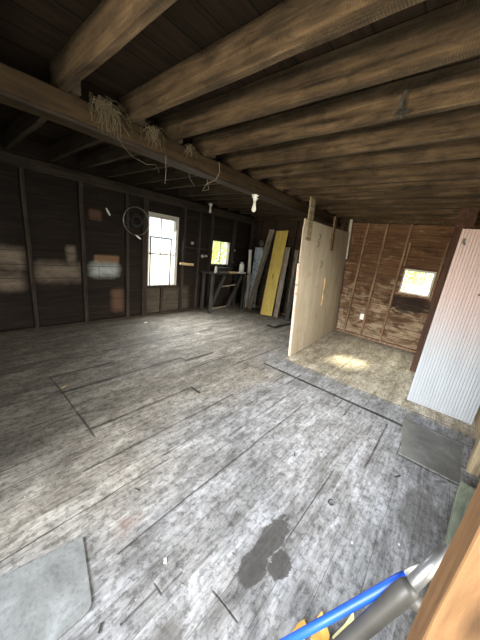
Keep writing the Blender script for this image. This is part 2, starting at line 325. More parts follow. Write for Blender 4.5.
def wallmat(name, kind):
    s = NT(name); tc = s.node('ShaderNodeTexCoord').outputs['Object']
    sx = s.node('ShaderNodeSeparateXYZ'); s.put(sx.inputs[0], tc)
    H = sx.outputs[0] if kind == 'left' else sx.outputs[1]; Z = sx.outputs[2]
    cv = s.node('ShaderNodeCombineXYZ'); s.put(cv.inputs[0], H); s.put(cv.inputs[1], Z); V = cv.outputs[0]
    g, _ = s.noise(s.scale(V, (2, 28, 1)), 1.0, 6, .65, .5)
    m2, _ = s.noise(s.scale(V, (1.2, 3.4, 1)), 2.4, 6, .7, .8)
    br = s.node('ShaderNodeTexBrick'); s.put(br.inputs['Vector'], V); br.inputs['Scale'].default_value = 1
    br.inputs['Mortar Size'].default_value = 0.004; br.inputs['Mortar Smooth'].default_value = .3; br.inputs['Brick Width'].default_value = 3.1; br.inputs['Row Height'].default_value = .19; br.offset = .43
    br.inputs['Color1'].default_value = (1, 1, 1, 1); br.inputs['Color2'].default_value = (.68, .66, .64, 1); br.inputs['Mortar'].default_value = (.6, .6, .6, 1)
    if kind == 'left':
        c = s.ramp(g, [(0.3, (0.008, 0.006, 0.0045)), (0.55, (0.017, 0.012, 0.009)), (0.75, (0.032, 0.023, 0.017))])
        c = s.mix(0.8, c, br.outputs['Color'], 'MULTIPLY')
        def bl(cx, cz, ax, az, ns, amt, soft):
            q = s.vec('LENGTH', s.vec('MULTIPLY', s.vec('SUBTRACT', V, (cx, cz, 0)), (1 / ax, 1 / az, 0)))
            n, _ = s.noise(V, ns, 4, .6)
            return s.math('DIVIDE', s.math('SUBTRACT', 1.0, s.math('ADD', q, s.math('MULTIPLY', s.math('SUBTRACT', n, .5), amt))), soft, clamp=True)
        def rc(x0, z0, x1, z1, soft):
            q = s.vec('SUBTRACT', s.vec('ABSOLUTE', s.vec('SUBTRACT', V, ((x0 + x1) / 2, (z0 + z1) / 2, 0))), ((x1 - x0) / 2, (z1 - z0) / 2, 0))
            q = s.vec('LENGTH', s.vec('MAXIMUM', q, (0, 0, 0))); n, _ = s.noise(V, 7, 4, .6)
            return s.math('SUBTRACT', 1.0, s.math('DIVIDE', s.math('ADD', q, s.math('MULTIPLY', s.math('SUBTRACT', n, .5), soft * .8)), soft), clamp=True)
        tanp = s.math('MAXIMUM', rc(0.50, .95, .74, 1.10, .12), rc(1.0, .80, 1.44, .90, .15))
        tanp = s.math('MAXIMUM', tanp, rc(1.34, .95, 1.40, 1.22, .06))
        tanp = s.math('MAXIMUM', tanp, rc(-.3, .68, .70, .76, .14))
        c = s.mix(s.math('MULTIPLY', tanp, .85), c, s.ramp(m2, [(0.3, (0.08, 0.06, 0.042)), (0.7, (0.20, 0.165, 0.12))]))
        c = s.mix(s.math('MULTIPLY', rc(1.72, 1.02, 2.08, 1.12, .04), .8), c, (0.17, 0.10, 0.055))
        c = s.mix(s.math('MULTIPLY', rc(1.70, .86, 2.02, .93, .13), .95), c, s.ramp(m2, [(0.3, (0.19, 0.20, 0.185)), (0.7, (0.36, 0.385, 0.36))]))
        c = s.mix(s.math('MULTIPLY', rc(1.68, 1.70, 1.80, 1.80, .05), .5), c, (0.14, 0.075, 0.05))
        c = s.mix(s.math('MULTIPLY', rc(2.02, .2, 2.12, .5, .1), .5), c, (0.16, 0.09, 0.055))
        c = s.mix(s.math('MULTIPLY', rc(2.66, .05, 3.6, .5, .12), .7), c, s.ramp(m2, [(0.3, (0.035, 0.028, 0.02)), (0.7, (0.10, 0.085, 0.06))]))
    else:
        low = s.ramp(s.math('DIVIDE', Z, 2.3), [(0.0, 1.0), (.28, .8), (.62, .35), (1.0, .05)])
        c = s.ramp(g, [(0.3, (0.055, 0.028, 0.015)), (0.55, (0.115, 0.062, 0.033)), (0.75, (0.18, 0.105, 0.058))])
        peel, _ = s.noise(s.scale(V, (1.5, 3.0, 1)), 2.2, 8, .70, .7)
        pm = s.math('ADD', peel, s.math('MULTIPLY', s.math('SUBTRACT', low, .5), .22))
        c = s.mix(s.ramp(pm, [(0.50, 0.0), (0.66, 0.8)]), c, s.ramp(g, [(0.3, (0.20, 0.145, 0.09)), (0.7, (0.40, 0.315, 0.21))]))
        dk = s.ramp(m2, [(0.33, 1.0), (0.45, 0.0)])
        c = s.mix(s.math('MULTIPLY', dk, .75), c, (0.035, 0.020, 0.013))
        q = s.vec('LENGTH', s.vec('MULTIPLY', s.vec('SUBTRACT', V, (.62, .88, 0)), (1 / .42, 1 / .22, 0)))
        n, _ = s.noise(s.scale(V, (1, 2.5, 1)), 5, 5, .7, 1)
        ds = s.math('DIVIDE', s.math('SUBTRACT', 1.0, s.math('ADD', q, s.math('MULTIPLY', s.math('SUBTRACT', n, .5), 2.4))), .3, clamp=True)
        c = s.mix(s.math('MULTIPLY', ds, .9), c, (0.022, 0.015, 0.011))
        # darker end of the wall, behind the stacked boards
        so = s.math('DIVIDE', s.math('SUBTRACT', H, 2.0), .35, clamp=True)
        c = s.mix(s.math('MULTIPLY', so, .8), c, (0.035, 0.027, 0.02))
        c = s.mix(0.8, c, br.outputs['Color'], 'MULTIPLY')
    c = s.mix(s.math('MULTIPLY', br.outputs['Fac'], .85), c, (0.006, 0.005, 0.004))
    s.bump(s.math('SUBTRACT', g, s.math('MULTIPLY', br.outputs['Fac'], 1.5)), .5, .01)
    return s.done(c, .9, .15)
MAT['wall_left'] = wallmat('sooty_plank_wall', 'left')
MAT['wall_back'] = wallmat('peeling_plank_wall', 'back')

def deckmat():
    s = NT('loft_floor_underside'); tc = s.node('ShaderNodeTexCoord').outputs['Object']
    g, _ = s.noise(s.scale(tc, (2, 22, 1)), 1.0, 6, .65, .4)
    br = s.node('ShaderNodeTexBrick'); s.put(br.inputs['Vector'], tc); br.inputs['Scale'].default_value = 1
    br.inputs['Mortar Size'].default_value = .005; br.inputs['Brick Width'].default_value = 2.8; br.inputs['Row Height'].default_value = .2
    br.inputs['Color1'].default_value = (1, 1, 1, 1); br.inputs['Color2'].default_value = (.6, .6, .6, 1)
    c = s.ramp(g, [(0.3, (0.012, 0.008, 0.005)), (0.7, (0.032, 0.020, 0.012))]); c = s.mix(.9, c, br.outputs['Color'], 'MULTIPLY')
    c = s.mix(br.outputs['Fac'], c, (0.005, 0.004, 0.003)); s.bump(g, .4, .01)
    return s.done(c, .9, .1)
MAT['ceiling'] = deckmat()

def plymat():
    s = NT('aged_plywood'); v = s.node('ShaderNodeTexCoord').outputs['Object']
    g, _ = s.noise(s.scale(v, (3, 3, .5)), 1.5, 5, .6, .8); f, _ = s.noise(s.scale(v, (30, 30, 2.5)), 1, 5, .7)
    c = s.ramp(g, [(0.3, (0.40, 0.325, 0.23)), (0.7, (0.52, 0.435, 0.33))])
    c = s.mix(.35, c, s.ramp(f, [(0.35, .6), (0.6, 1.0)]), 'MULTIPLY')
    sp, _ = s.noise(v, 7, 6, .75); c = s.mix(s.ramp(sp, [(0.56, 0.0), (0.70, .55)]), c, (0.20, 0.145, 0.09))
    s.bump(f, .15, .004); return s.done(c, .75, .2)
MAT['ply'] = plymat()
def beadmat():
    s = NT('white_beadboard_with_pink_flare'); v = s.node('ShaderNodeTexCoord').outputs['Object']
    sx = s.node('ShaderNodeSeparateXYZ'); s.put(sx.inputs[0], v)
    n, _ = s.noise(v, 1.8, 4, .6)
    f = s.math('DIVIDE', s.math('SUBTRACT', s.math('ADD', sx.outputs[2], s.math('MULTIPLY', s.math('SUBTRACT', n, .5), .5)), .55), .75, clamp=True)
    c = s.mix(f, (0.285, 0.30, 0.31), (0.37, 0.275, 0.245))  # warm pink flare painted into the upper board colour
    st, _ = s.noise(s.scale(v, (1, 2, 1)), 14, 6, .75); c = s.mix(s.ramp(st, [(0.60, 0.0), (0.72, .5)]), c, (0.22, 0.15, 0.11))
    l, _ = s.noise(s.scale(v, (14, 14, 1.5)), 1.5, 5, .7); c = s.mix(.3, c, s.ramp(l, [(0.35, .6), (0.6, 1.0)]), 'MULTIPLY')
    return s.done(c, .6, .3)
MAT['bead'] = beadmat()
def sheetmat(nm, k, t):
    s = NT(nm); v = s.node('ShaderNodeTexCoord').outputs['Object']
    g, _ = s.noise(v, 5, 7, .7, .6); c = s.ramp(g, [(p, tuple(a * b * k for a, b in zip(q, t))) for p, q in [(0.3, (0.12, 0.125, 0.122)), (0.55, (0.205, 0.215, 0.21)), (0.75, (0.33, 0.36, 0.37))]])
    f, _ = s.noise(v, 60, 4, .7); c = s.mix(.4, c, s.ramp(f, [(0.38, .5), (0.5, 1.0)]), 'MULTIPLY')
    s.bump(g, .1, .004); return s.done(c, .5, .4)
MAT['sheet'] = sheetmat('scuffed_grey_sheet', .9, (1.04, 1, .98)); MAT['sheet2'] = sheetmat('dirty_grey_sheet', .66, (1.08, 1.0, .92))
def lacemat():
    s = NT('pale_blue_patterned_sheet'); v = s.node('ShaderNodeTexCoord').outputs['Object']
    g, _ = s.noise(v, 9, 5, .7, 1); c = s.ramp(g, [(0.40, (0.16, 0.24, 0.36)), (0.52, (0.50, 0.56, 0.60))]); return s.done(c, .6)
MAT['lace'] = lacemat()

# ------------------------------------------------------------------ STRUCTURE
XB, YL, YR, XF, ZC = 5.70, 4.60, -0.50, -0.62, 2.53
def struct(name, bm, mat, parent=None): return setp(obj(name, bm, mat, parent), kind='structure')
def holed(axis, at, thick, u0, u1, z0, z1, holes):
    """a slab on plane axis=at, from u0..u1, with rectangular holes (ua,ub,za,zb)"""
    us = sorted({u0, u1, *[h[0] for h in holes], *[h[1] for h in holes]}); zs = sorted({z0, z1, *[h[2] for h in holes], *[h[3] for h in holes]})
    bm = bmesh.new()
    for a, b in zip(us, us[1:]):
        for c, d in zip(zs, zs[1:]):
            mu, mz = (a + b) / 2, (c + d) / 2
            if any(h[0] < mu < h[1] and h[2] < mz < h[3] for h in holes): continue
            if axis == 'x': box(bm, (at, a, c), (at + thick, b, d))
            else: box(bm, (a, at, c), (b, at + thick, d))
    bmesh.ops.remove_doubles(bm, verts=bm.verts, dist=1e-5)
    return bm
struct('floor', nb(((XF, YR, -0.06), (XB, YL, 0))), MAT['floor'])
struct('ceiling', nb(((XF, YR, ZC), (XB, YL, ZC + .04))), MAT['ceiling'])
WIN1 = (2.64, 3.26, .60, 1.90); WIN2 = (4.27, 4.86, 1.07, 1.62); WIN3 = (.36, .85, 1.05, 1.50)
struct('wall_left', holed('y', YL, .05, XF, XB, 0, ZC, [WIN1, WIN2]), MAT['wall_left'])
struct('wall_back', holed('x', XB, .05, YR, YL, 0, ZC, [WIN3]), MAT['wall_back'])
struct('wall_right', holed('y', YR - .05, .05, XF, XB, 0, ZC, [(-.1, 2.15, .35, 2.12)]), MAT['wall_back'])  # unseen opening added in this wall to let side light in
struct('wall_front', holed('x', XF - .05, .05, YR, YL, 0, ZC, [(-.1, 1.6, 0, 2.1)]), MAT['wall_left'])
struct('baseboard_left', nb(((XF, YL - .09, 0), (XB, YL, .045)), bevel=.004), MAT['stud_dark'])
struct('baseboard_back', nb(((XB - .06, YR, 0), (XB, YL - .09, .045)), bevel=.004), MAT['stud'])
struct('trim_1', nb(((XF, YL - .10, 2.16), (XB, YL, 2.30)), bevel=.005), MAT['stud_dark'])
struct('trim_2', nb(((XB - .09, YR, 2.27), (XB, YL - .10, 2.335)), bevel=.005), MAT['joist'])

# windows
def window(name, axis, at, u0, u1, z0, z1, fr, mun, rails=(), frame_mat='sash', sill=None):
    """outer frame, muntin bars, panes; axis = wall normal"""
    def b3(ua, ub, za, zb, d0, d1):
        return ((at + d0, ua, za), (at + d1, ub, zb)) if axis == 'x' else ((ua, at + d0, za), (ub, at + d1, zb))
    root = struct(name, nb(b3(u0, u0 + fr, z0, z1, -.02, .06), b3(u1 - fr, u1, z0, z1, -.02, .06), b3(u0 + fr, u1 - fr, z1 - fr, z1, -.02, .06), b3(u0 + fr, u1 - fr, z0, z0 + fr, -.02, .06)), MAT[frame_mat])
    bm = bmesh.new()
    for u in mun: box(bm, *b3(u - .007, u + .007, z0 + fr, z1 - fr, .012, .038))
    obj('muntin', bm, MAT[frame_mat], root)
    for z, h in rails: obj('meeting_rail', nb(b3(u0 + fr, u1 - fr, z - h, z + h, .008, .045)), MAT[frame_mat], root)
    obj('glass_pane', nb(b3(u0 + fr, u1 - fr, z0 + fr, z1 - fr, .022, .026)), MAT['glass'], root)
    if sill: obj('window_sill', nb(b3(u0 - .05, u1 + .05, z0 - .035, z0, -.05, .02), bevel=.004), MAT[sill], root)
    return root
w1 = window('window_1', 'y', YL, *WIN1, .022, [2.93], [(1.22, .018)], 'sash', 'stud_dark')
obj('window_casing', nb(((3.262, YL - .03, .56), (3.30, YL, 1.96)), ((2.60, YL - .03, 1.905), (3.262, YL, 1.96))), MAT['sash'], w1)
w2 = window('window_2', 'y', YL, *WIN2, .014, [4.58], [], 'sash', 'stud_dark')
w3 = window('window_3', 'x', XB, *WIN3, .032, [.60], [], 'sash', 'stud')
# inner screen frame standing in the big window
sc_ = rebase(obj('screen_frame', nb(((2.655, 4.535, .60), (2.675, 4.555, 1.54)), ((3.10, 4.535, .60), (3.125, 4.555, 1.54)), ((2.675, 4.535, 1.515), (3.10, 4.555, 1.54)), ((2.675, 4.535, .60), (3.10, 4.555, .62))), MAT['sash_dark']))
setp(sc_, 'thin dark empty screen frame standing against the lower part of the tall window', 'screen frame')

# ------------------------------------------------------------------ BEAM AND JOISTS
bmm = timber('main_beam', (XF, 2.30, 2.262), (XB, 2.30, 2.262), .16, .155, MAT['beam'], wob=.004, bevel=.006, seed=3)
setp(bmm, 'long dark main beam running to the back wall under all the joists', 'beam')
st = timber('beam_strip', (XF, 2.215, 2.19), (XB - .1, 2.215, 2.19), .014, .022, MAT['stud_dark'], wob=.001, bevel=.002)
setp(st, 'thin pale wooden strip nailed along the bottom edge of the dark main beam', 'strip')
jx = [-.15, .26, .66, 1.11, 1.47, 1.87, 2.29, 2.66, 3.20, 3.53, 3.93, 4.28, 4.62, 5.06, 5.50]
ordn = ['first', 'second', 'third', 'fourth', 'fifth', 'sixth', 'seventh', 'eighth', 'ninth', 'tenth', 'eleventh', 'twelfth', 'thirteenth', 'fourteenth', 'fifteenth']
for i, x in enumerate(jx):
    xc = x + .02
    o = timber('ceiling_joist', (xc, YR, 2.435), (xc, 2.42, 2.435), .05, .185, MAT['joist'], wob=.002, seed=i + 10)
    setp(o, 'rough brown ceiling joist right of the main beam, %s one counted from the back wall' % ordn[len(jx) - 1 - i], 'joist', 'joists right of the main beam')
    xc2 = xc + .06
    if xc2 < XB - .1:
        o = timber('ceiling_joist', (xc2, 2.18, 2.42), (xc2, YL, 2.42), .05, .155, MAT['joist_dark'], wob=.004, seed=i + 50)
        setp(o, 'dark ceiling joist left of the main beam, %s one counted from the back wall' % ordn[len(jx) - 1 - i], 'joist', 'joists left of the main beam')

# ------------------------------------------------------------------ STUDS
lstuds = [(.85, .05, 'leftmost stud seen on the sooty left wall'), (1.52, .055, 'stud on the sooty left wall between the two pale paint patches'), (2.22, .055, 'stud on the left wall just left of the wire hoop'),
          (2.55, .10, 'broad stud beside the left edge of the tall window'), (3.42, .05, 'stud on the left wall just right of the tall window'), (3.82, .05, 'stud on the left wall midway between the tall window and the small green window'),
          (4.19, .05, 'stud at the left edge of the small green window'), (4.95, .05, 'stud at the right edge of the small green window')]
for x, w, lab in lstuds:
    o = timber('wall_stud', (x, YL - .045, .045), (x, YL - .045, 2.16), w, .085, MAT['stud_dark'], up=(0, 1, 0), wob=.004)
    setp(o, 'dark ' + lab, 'stud', 'studs of the left wall')
o = timber('cripple_stud', (2.95, YL - .03, .045), (2.95, YL - .03, .56), .05, .05, MAT['stud_dark'], up=(0, 1, 0)); setp(o, 'short dark stud under the sill of the tall window', 'stud')
bst = [(1.66, 'leftmost of the three brown studs right of the plywood partition'), (1.31, 'middle of the three brown studs on the back wall'), (.93, 'brown stud just left of the low square window')]
for y, lab in bst:
    o = timber('wall_stud', (XB - .025, y, .045), (XB - .025, y, 2.27), .04, .05, MAT['stud'], up=(1, 0, 0), wob=.003)
    setp(o, 'slim ' + lab, 'stud', 'studs of the back wall')
for y, lab in [(2.1, 'behind the plywood partition'), (2.7, 'behind the grey boards'), (3.25, 'right of the yellow board'), (3.85, 'behind the leaning grey plank'), (4.3, 'nearest the far left corner')]:
    o = timber('wall_stud', (XB - .025, y, .045), (XB - .025, y, 2.27), .045, .05, MAT['stud_dark'], up=(1, 0, 0), wob=.003)
    setp(o, 'dark stud on the back wall ' + lab, 'stud', 'studs of the back wall')
for y, z0, z1, lab in [(.87, 1.54, 1.95, 'short brown stud rising from the left corner of the low square window'), (.33, 1.0, 2.0, 'dark stud along the right edge of the low square window')]:
    o = timber('cripple_stud', (XB - .03, y, z0), (XB - .03, y, z1), .03, .04, MAT['stud'], up=(1, 0, 0)); setp(o, lab, 'stud')
o = rebase(obj('corner_post', nb(((5.52, 4.40, .045), (XB, YL - .09, 2.27)), bevel=.006), MAT['stud_dark'])); setp(o, 'dark square post in the far left corner of the room', 'post')
for x in (.35, 1.15): pass
ro = []
# right wall stud and painted sill near the camera, red-brown post behind the white panel
o = timber('wall_stud', (2.60, -.458, .001), (2.60, -.458, 2.34), .10, .075, MAT['tan'], up=(0, 1, 0), wob=.003); setp(o, 'tan stud at the right edge, just in front of the white beadboard panel', 'stud')
o = timber('wall_sill', (1.25, -.318, .045), (2.24, -.41, .045), .09, .085, MAT['green'], wob=.003); setp(o, 'grey-green painted timber lying along the floor behind the orange post', 'sill')
p = empty('support_post', (4.60, .195, 0), 'red-brown square post standing behind the white beadboard panel', 'post')
timber('shaft', (0, 0, 0), (0, 0, 2.34), .10, .10, MAT['redpost'], up=(1, 0, 0), parent=p)
obj('gusset', nb(((-.065, -.13, 2.10), (-.051, .06, 2.33))), MAT['redpost'], p)

# ------------------------------------------------------------------ PLYWOOD PARTITION
# local frame: x along the foot, y across, z up; leans a little to the left
pa = empty('plywood_partition', (3.40, 1.69, 0), 'tall leaning plywood partition with wooden cleats fixed to its face', 'partition', rotz=math.atan2(.13, 2.2))
LM = Matrix.Rotation(math.radians(-4.3), 4, 'X')
def pbox(name, lo, hi, mat, bevel=.001, parent=pa, rz=0):
    bm = nb((lo, hi), bevel=bevel)
    if rz:
        c = Vector([(a + b) / 2 for a, b in zip(lo, hi)]); bmesh.ops.transform(bm, matrix=Matrix.Translation(c) @ Matrix.Rotation(rz, 4, 'Y') @ Matrix.Translation(-c), verts=bm.verts)
    bmesh.ops.transform(bm, matrix=LM, verts=bm.verts); return obj(name, bm, mat, parent)
def psheet(x0, x1, ztl, ztr, notch):
    bm = bmesh.new(); o = []
    pts = [(x0, 0), (x1, 0.03), (x1, ztr), (x0, ztl)] if not notch else [(x0, 0), (x1, 0.0), (x1, ztr), (x0 + .02, ztl), (x0 + .02, ztl - .08), (x0, ztl - .12), (x0 - .015, 1.42), (x0 + .012, 1.40)]
    a = [bm.verts.new((x, 0, z)) for x, z in pts]; b = [bm.verts.new((x, .016, z)) for x, z in pts]
    bm.faces.new(a); bm.faces.new(list(reversed(b)))
    for k in range(len(pts)): bm.faces.new((a[k], b[k], b[(k + 1) % len(pts)], a[(k + 1) % len(pts)]))
    bmesh.ops.recalc_face_normals(bm, faces=bm.faces); bmesh.ops.transform(bm, matrix=LM, verts=bm.verts); return bm
obj('plywood_sheet', psheet(0, 1.19, 2.01, 2.04, True), MAT['ply'], pa); obj('plywood_sheet', psheet(1.193, 2.2, 2.04, 2.08, False), MAT['ply'], pa)
setp(pbox('edge_strip', (-.028, -.006, 0), (-.002, .03, 1.40), MAT['edge']), 'pale edge strip')
pbox('cleat', (.09, -.022, 1.73), (.25, -.001, 2.30), MAT['tan'], rz=.03)
pbox('cleat', (1.17, -.022, 1.66), (1.27, -.001, 2.22), MAT['stud'], rz=.03)
pbox('cleat', (1.07, -.022, .68), (1.13, -.001, 1.18), MAT['pine_pale'], rz=.03)
setp(pbox('end_batten', (2.205, -.03, 1.55), (2.235, .02, 2.33), MAT['sash']), 'white end batten')
for x, z in ((.56, 1.72), (.80, 1.42), (.585, 1.83)):
    bm = tube(bmesh.new(), [(x, -.002, z + .04), (x, -.03, z + .02), (x - .01, -.03, z - .03), (x - .03, -.015, z - .06)], .0042, 6); bmesh.ops.transform(bm, matrix=LM, verts=bm.verts)
    obj('hook', bm, MAT['black'], pa)

# ------------------------------------------------------------------ WHITE BEADBOARD PANEL
bp = empty('beadboard_panel', (3.46, -.185, 0.002), 'white beadboard panel with pink flare painted into its upper part, standing upright on the right', 'panel')
bm = bmesh.new(); y = -.285; prof = []
while y < .300:
    prof += [(0, y), (0, y + .020), (.009, y + .0212), (.009, y + .0250)]; y += .026
prof = prof + [(0, .305)]
fr = [bm.verts.new((x, yy, 0)) for x, yy in prof]; tp = [bm.verts.new((x, yy, 1.94)) for x, yy in prof]
bk0 = [bm.verts.new((.022, .305, 0)), bm.verts.new((.022, -.285, 0))]; bk1 = [bm.verts.new((.022, .305, 1.94)), bm.verts.new((.022, -.285, 1.94))]
lo = fr + bk0; hi = tp + bk1
for k in range(len(lo)): bm.faces.new((lo[k], lo[(k + 1) % len(lo)], hi[(k + 1) % len(lo)], hi[k]))
bm.faces.new(list(reversed(lo))); bm.faces.new(hi); bmesh.ops.recalc_face_normals(bm, faces=bm.faces)
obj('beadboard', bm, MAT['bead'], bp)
obj('hasp', nb(((-.008, .262, 1.80), (-.001, .280, 1.85)), ((-.012, .25, 1.785), (-.008, .268, 1.81))), MAT['black'], bp)
obj('knob', lathe(bmesh.new(), [(.006, 0), (.010, .004), (.009, .012), (.002, .015)], 10), MAT['black'], bp, loc=(-.001, .02, 1.33), rot=(0, -math.pi / 2, 0))
for z in (.25, 1.5): obj('back_rail', nb(((.0225, -.28, z), (.045, .30, z + .09))), MAT['tan'], bp)

# ------------------------------------------------------------------ SHEETS ON THE FLOOR
def flat_poly(name, pts, h, mat, rnd=0):
    bm = bmesh.new(); a = [bm.verts.new((x, y, 0.001)) for x, y in pts]; b = [bm.verts.new((x, y, h)) for x, y in pts]
    bm.faces.new(b); bm.faces.new(list(reversed(a)))
    for k in range(len(pts)): bm.faces.new((a[k], a[(k + 1) % len(pts)], b[(k + 1) % len(pts)], b[k]))
    bmesh.ops.recalc_face_normals(bm, faces=bm.faces); return rebase(obj(name, bm, mat))
o = flat_poly('hatch_sheet', [(.305, 1.105), (-.05, 1.19), (-.12, .80), (.20, .795), (.226, .80), (.240, .815), (.246, .835)], .006, MAT['sheet'])
setp(o, 'smooth grey sheet with a rounded corner lying flat at the lower left', 'sheet')
o = flat_poly('floor_patch', [(2.34, -.38), (2.34, .01), (2.97, .085), (2.975, -.40)], .005, MAT['sheet2'])
setp(o, 'dull grey sheet patch on the floor in front of the white beadboard panel', 'sheet')

# ------------------------------------------------------------------ BOARDS LEANING ON THE BACK WALL
def lean(name, foot, head, w, t, mat, lab, cat, parent=None):
    o = timber(name, foot, head, w, t, MAT[mat], up=(-1, 0, .2), wob=.002, bevel=.002); return setp(o, lab, cat)
lean('painted_plank', (5.12, 3.39, .012), (5.58, 3.57, 2.03), .33, .022, 'yellow', 'wide yellow painted plank leaning on the back wall', 'plank')
lean('leaning_plank', (5.22, 4.0, .012), (5.60, 3.88, 2.05), .15, .025, 'greywood', 'long grey weathered plank leaning just left of the yellow plank', 'plank')
lean('leaning_plank', (5.32, 3.72, .01), (5.615, 3.73, 1.8), .07, .02, 'darkboard', 'narrow dark plank leaning between the grey plank and the yellow plank', 'plank')
lean('leaning_plank', (5.20, 3.16, .01), (5.46, 3.27, 1.66), .13, .025, 'greywood', 'grey weathered plank leaning just right of the yellow plank', 'plank')
lean('leaning_plank', (5.53, 3.01, .01), (5.625, 3.12, 1.62), .10, .025, 'greywood', 'grey weathered plank leaning second to the right of the yellow plank', 'plank')
lean('leaning_plank', (5.20, 2.84, .01), (5.50, 2.95, 1.25), .10, .03, 'darkboard', 'blackened plank leaning third to the right of the yellow plank', 'plank')
lean('leaning_plank', (5.36, 2.70, .01), (5.60, 2.82, 1.5), .10, .025, 'darkboard', 'blackened plank leaning nearest the plywood partition', 'plank')
lean('leaning_sheet', (5.45, 4.12, .01), (5.60, 4.21, 1.59), .26, .012, 'lace', 'pale blue patterned sheet leaning behind the grey plank', 'sheet')
o = setp(rebase(obj('white_pole', tube(bmesh.new(), [(5.36, 4.22, .005), (5.40, 4.30, 1.0), (5.42, 4.36, 1.50)], .042, 12), MAT['white'])), 'thick white pole standing upright left of the patterned sheet', 'pole')
for f, h, lab in [((5.20, 4.12, .01), (5.40, 4.20, .92), 'right of'), ((5.14, 4.16, .01), (5.36, 4.22, .98), 'beside')]:
    o = timber('white_lath', f, h, .025, .012, MAT['sash'], up=(-1, 0, .2), wob=.001, bevel=.001); setp(o, 'thin white lath leaning %s the white pole' % lab, 'lath', 'white laths by the pole')
# reel above the patterned sheet
o = obj('tin_lid', lathe(bmesh.new(), [(.03, 0), (.075, 0), (.08, .012), (.06, .018), (.02, .016)], 20), MAT['rim'], loc=(XB - .052, 4.20, 1.70), rot=(0, -math.pi / 2, 0)); setp(o, 'round tin lid hanging above the patterned sheet', 'lid')
o = timber('floor_batten', (4.42, 2.69, .014), (5.10, 2.64, .014), .045, .025, MAT['darkboard'], wob=.001); setp(o, 'black batten lying on the floor left of the plywood partition', 'batten')
o = timber('floor_batten', (4.42, 2.72, .014), (4.44, 2.86, .014), .035, .022, MAT['darkboard'], wob=.001); setp(o, 'short black offcut at the near end of the black batten', 'batten')
# power outlet
ou = rebase(obj('outlet_box', nb(((XB - .03, 1.33, .37), (XB - .001, 1.41, .49)), bevel=.004), MAT['white'])); setp(ou, 'small pale outlet box low on the back wall', 'outlet')
o = timber('wall_rail', (XB - .065, 1.64, .58), (XB - .065, 2.0, .60), .03, .03, MAT['stud'], wob=.001); setp(o, 'short brown rail low on the back wall beside the partition', 'rail')

# ------------------------------------------------------------------ WORKBENCH WITH SMALL THINGS
wb = empty('workbench', (4.5, 4.3, 0), 'rough dark workbench under the small green window', 'workbench')
obj('bench_top', nb(((-.62, -.20, .89), (.66, .205, .92)), bevel=.004), MAT['stud_dark'], wb)
for x, yy in ((-.54, -.15), (.58, -.15), (-.54, .15), (.58, .15)): timber('leg', (x, yy, 0), (x, yy, .88), .06, .06, MAT['darkboard'], up=(0, 1, 0), parent=wb)
timber('brace', (-.58, -.165, .08), (-.18, -.165, .86), .06, .04, MAT['darkboard'], up=(0, 1, 0), parent=wb)
timber('brace', (.0, -.165, .08), (.42, -.165, .86), .08, .04, MAT['darkboard'], up=(0, 1, 0), parent=wb)
timber('stretcher', (-.30, -.14, .60), (.25, -.14, .64), .03, .02, MAT['greywood'], up=(0, 1, 0), parent=wb)
timber('stretcher', (-.55, -.14, .10), (.0, -.14, .12), .03, .02, MAT['greywood'], up=(0, 1, 0), parent=wb)
ZT = .921
def jar(name, x, y, r, h, mat, lab, cat, cap=True):
    e = empty(name, (x, y, ZT), lab, cat)
    obj('body', lathe(bmesh.new(), [(r * .9, 0), (r, .01), (r, h * .75), (r * .6, h * .86)], 16), MAT[mat], e, True)
    if cap: obj('cap', lathe(bmesh.new(), [(r * .62, h * .86), (r * .65, h * .88), (r * .62, h)], 14), MAT['sash'], e)
jar('glass_jar', 4.06, 4.18, .03, .15, 'sash', 'small pale jar near the left end of the workbench', 'jar')
jar('plastic_bottle', 5.06, 4.28, .06, .26, 'white', 'white plastic bottle at the right end of the workbench', 'bottle')
o = rebase(obj('metal_tray', nb(((4.12, 4.10, ZT), (4.42, 4.30, ZT + .012)), ((4.12, 4.10, ZT), (4.13, 4.30, ZT + .04)), ((4.41, 4.10, ZT), (4.42, 4.30, ZT + .04)), ((4.12, 4.10, ZT), (4.42, 4.11, ZT + .035))), MAT['rim'])); setp(o, 'shallow metal tray in the middle of the workbench', 'tray')
o = rebase(obj('wooden_block', nb(((4.50, 4.12, ZT), (4.74, 4.22, ZT + .035)), bevel=.003), MAT['pine_pale'])); setp(o, 'pale wooden offcut on the workbench right of the metal tray', 'offcut')
o = rebase(obj('folded_rag', nb(((4.80, 4.08, ZT), (5.02, 4.20, ZT + .03)), bevel=.012), MAT['white'])); setp(o, 'small white folded rag beside the plastic bottle', 'rag')
o = rebase(obj('toolbox', nb(((4.34, 4.36, ZT), (4.80, 4.50, ZT + .10)), bevel=.006), MAT['black'])); setp(o, 'low black box on the workbench under the small green window', 'box')
# white insulators and hooks on the left wall
for x, z, r, lab in [(3.68, 1.50, .035, 'halfway between the two windows'), (3.99, 1.24, .035, 'low left of the small green window'), (4.10, 1.25, .025, 'nearest the left edge of the small green window'), (5.03, 1.44, .03, 'upper of two right of the small green window'), (5.00, 1.15, .035, 'lower of two right of the small green window')]:
    o = obj('insulator', lathe(bmesh.new(), [(r, 0), (r, .02), (r * .5, .03), (r * .8, .045), (r * .3, .055)], 12), MAT['white'] if x > 4.9 else MAT['sash'], loc=(x, YL - .001, z), rot=(math.pi / 2, 0, 0), smooth=True); setp(o, 'white wall knob, ' + lab, 'insulator', 'knob insulators on the left wall')
o = timber('wall_shelf', (3.48, YL - .04, 1.40), (4.14, YL - .04, 1.40), .06, .02, MAT['stud_dark'], wob=.001); setp(o, 'narrow dark ledge on the left wall left of the small green window', 'ledge')
o = timber('wall_cleat', (3.32, YL - .10, 1.06), (3.68, YL - .10, 1.05), .02, .05, MAT['pine_pale'], wob=.001); setp(o, 'short pale wooden cleat sticking out right of the tall window', 'cleat')

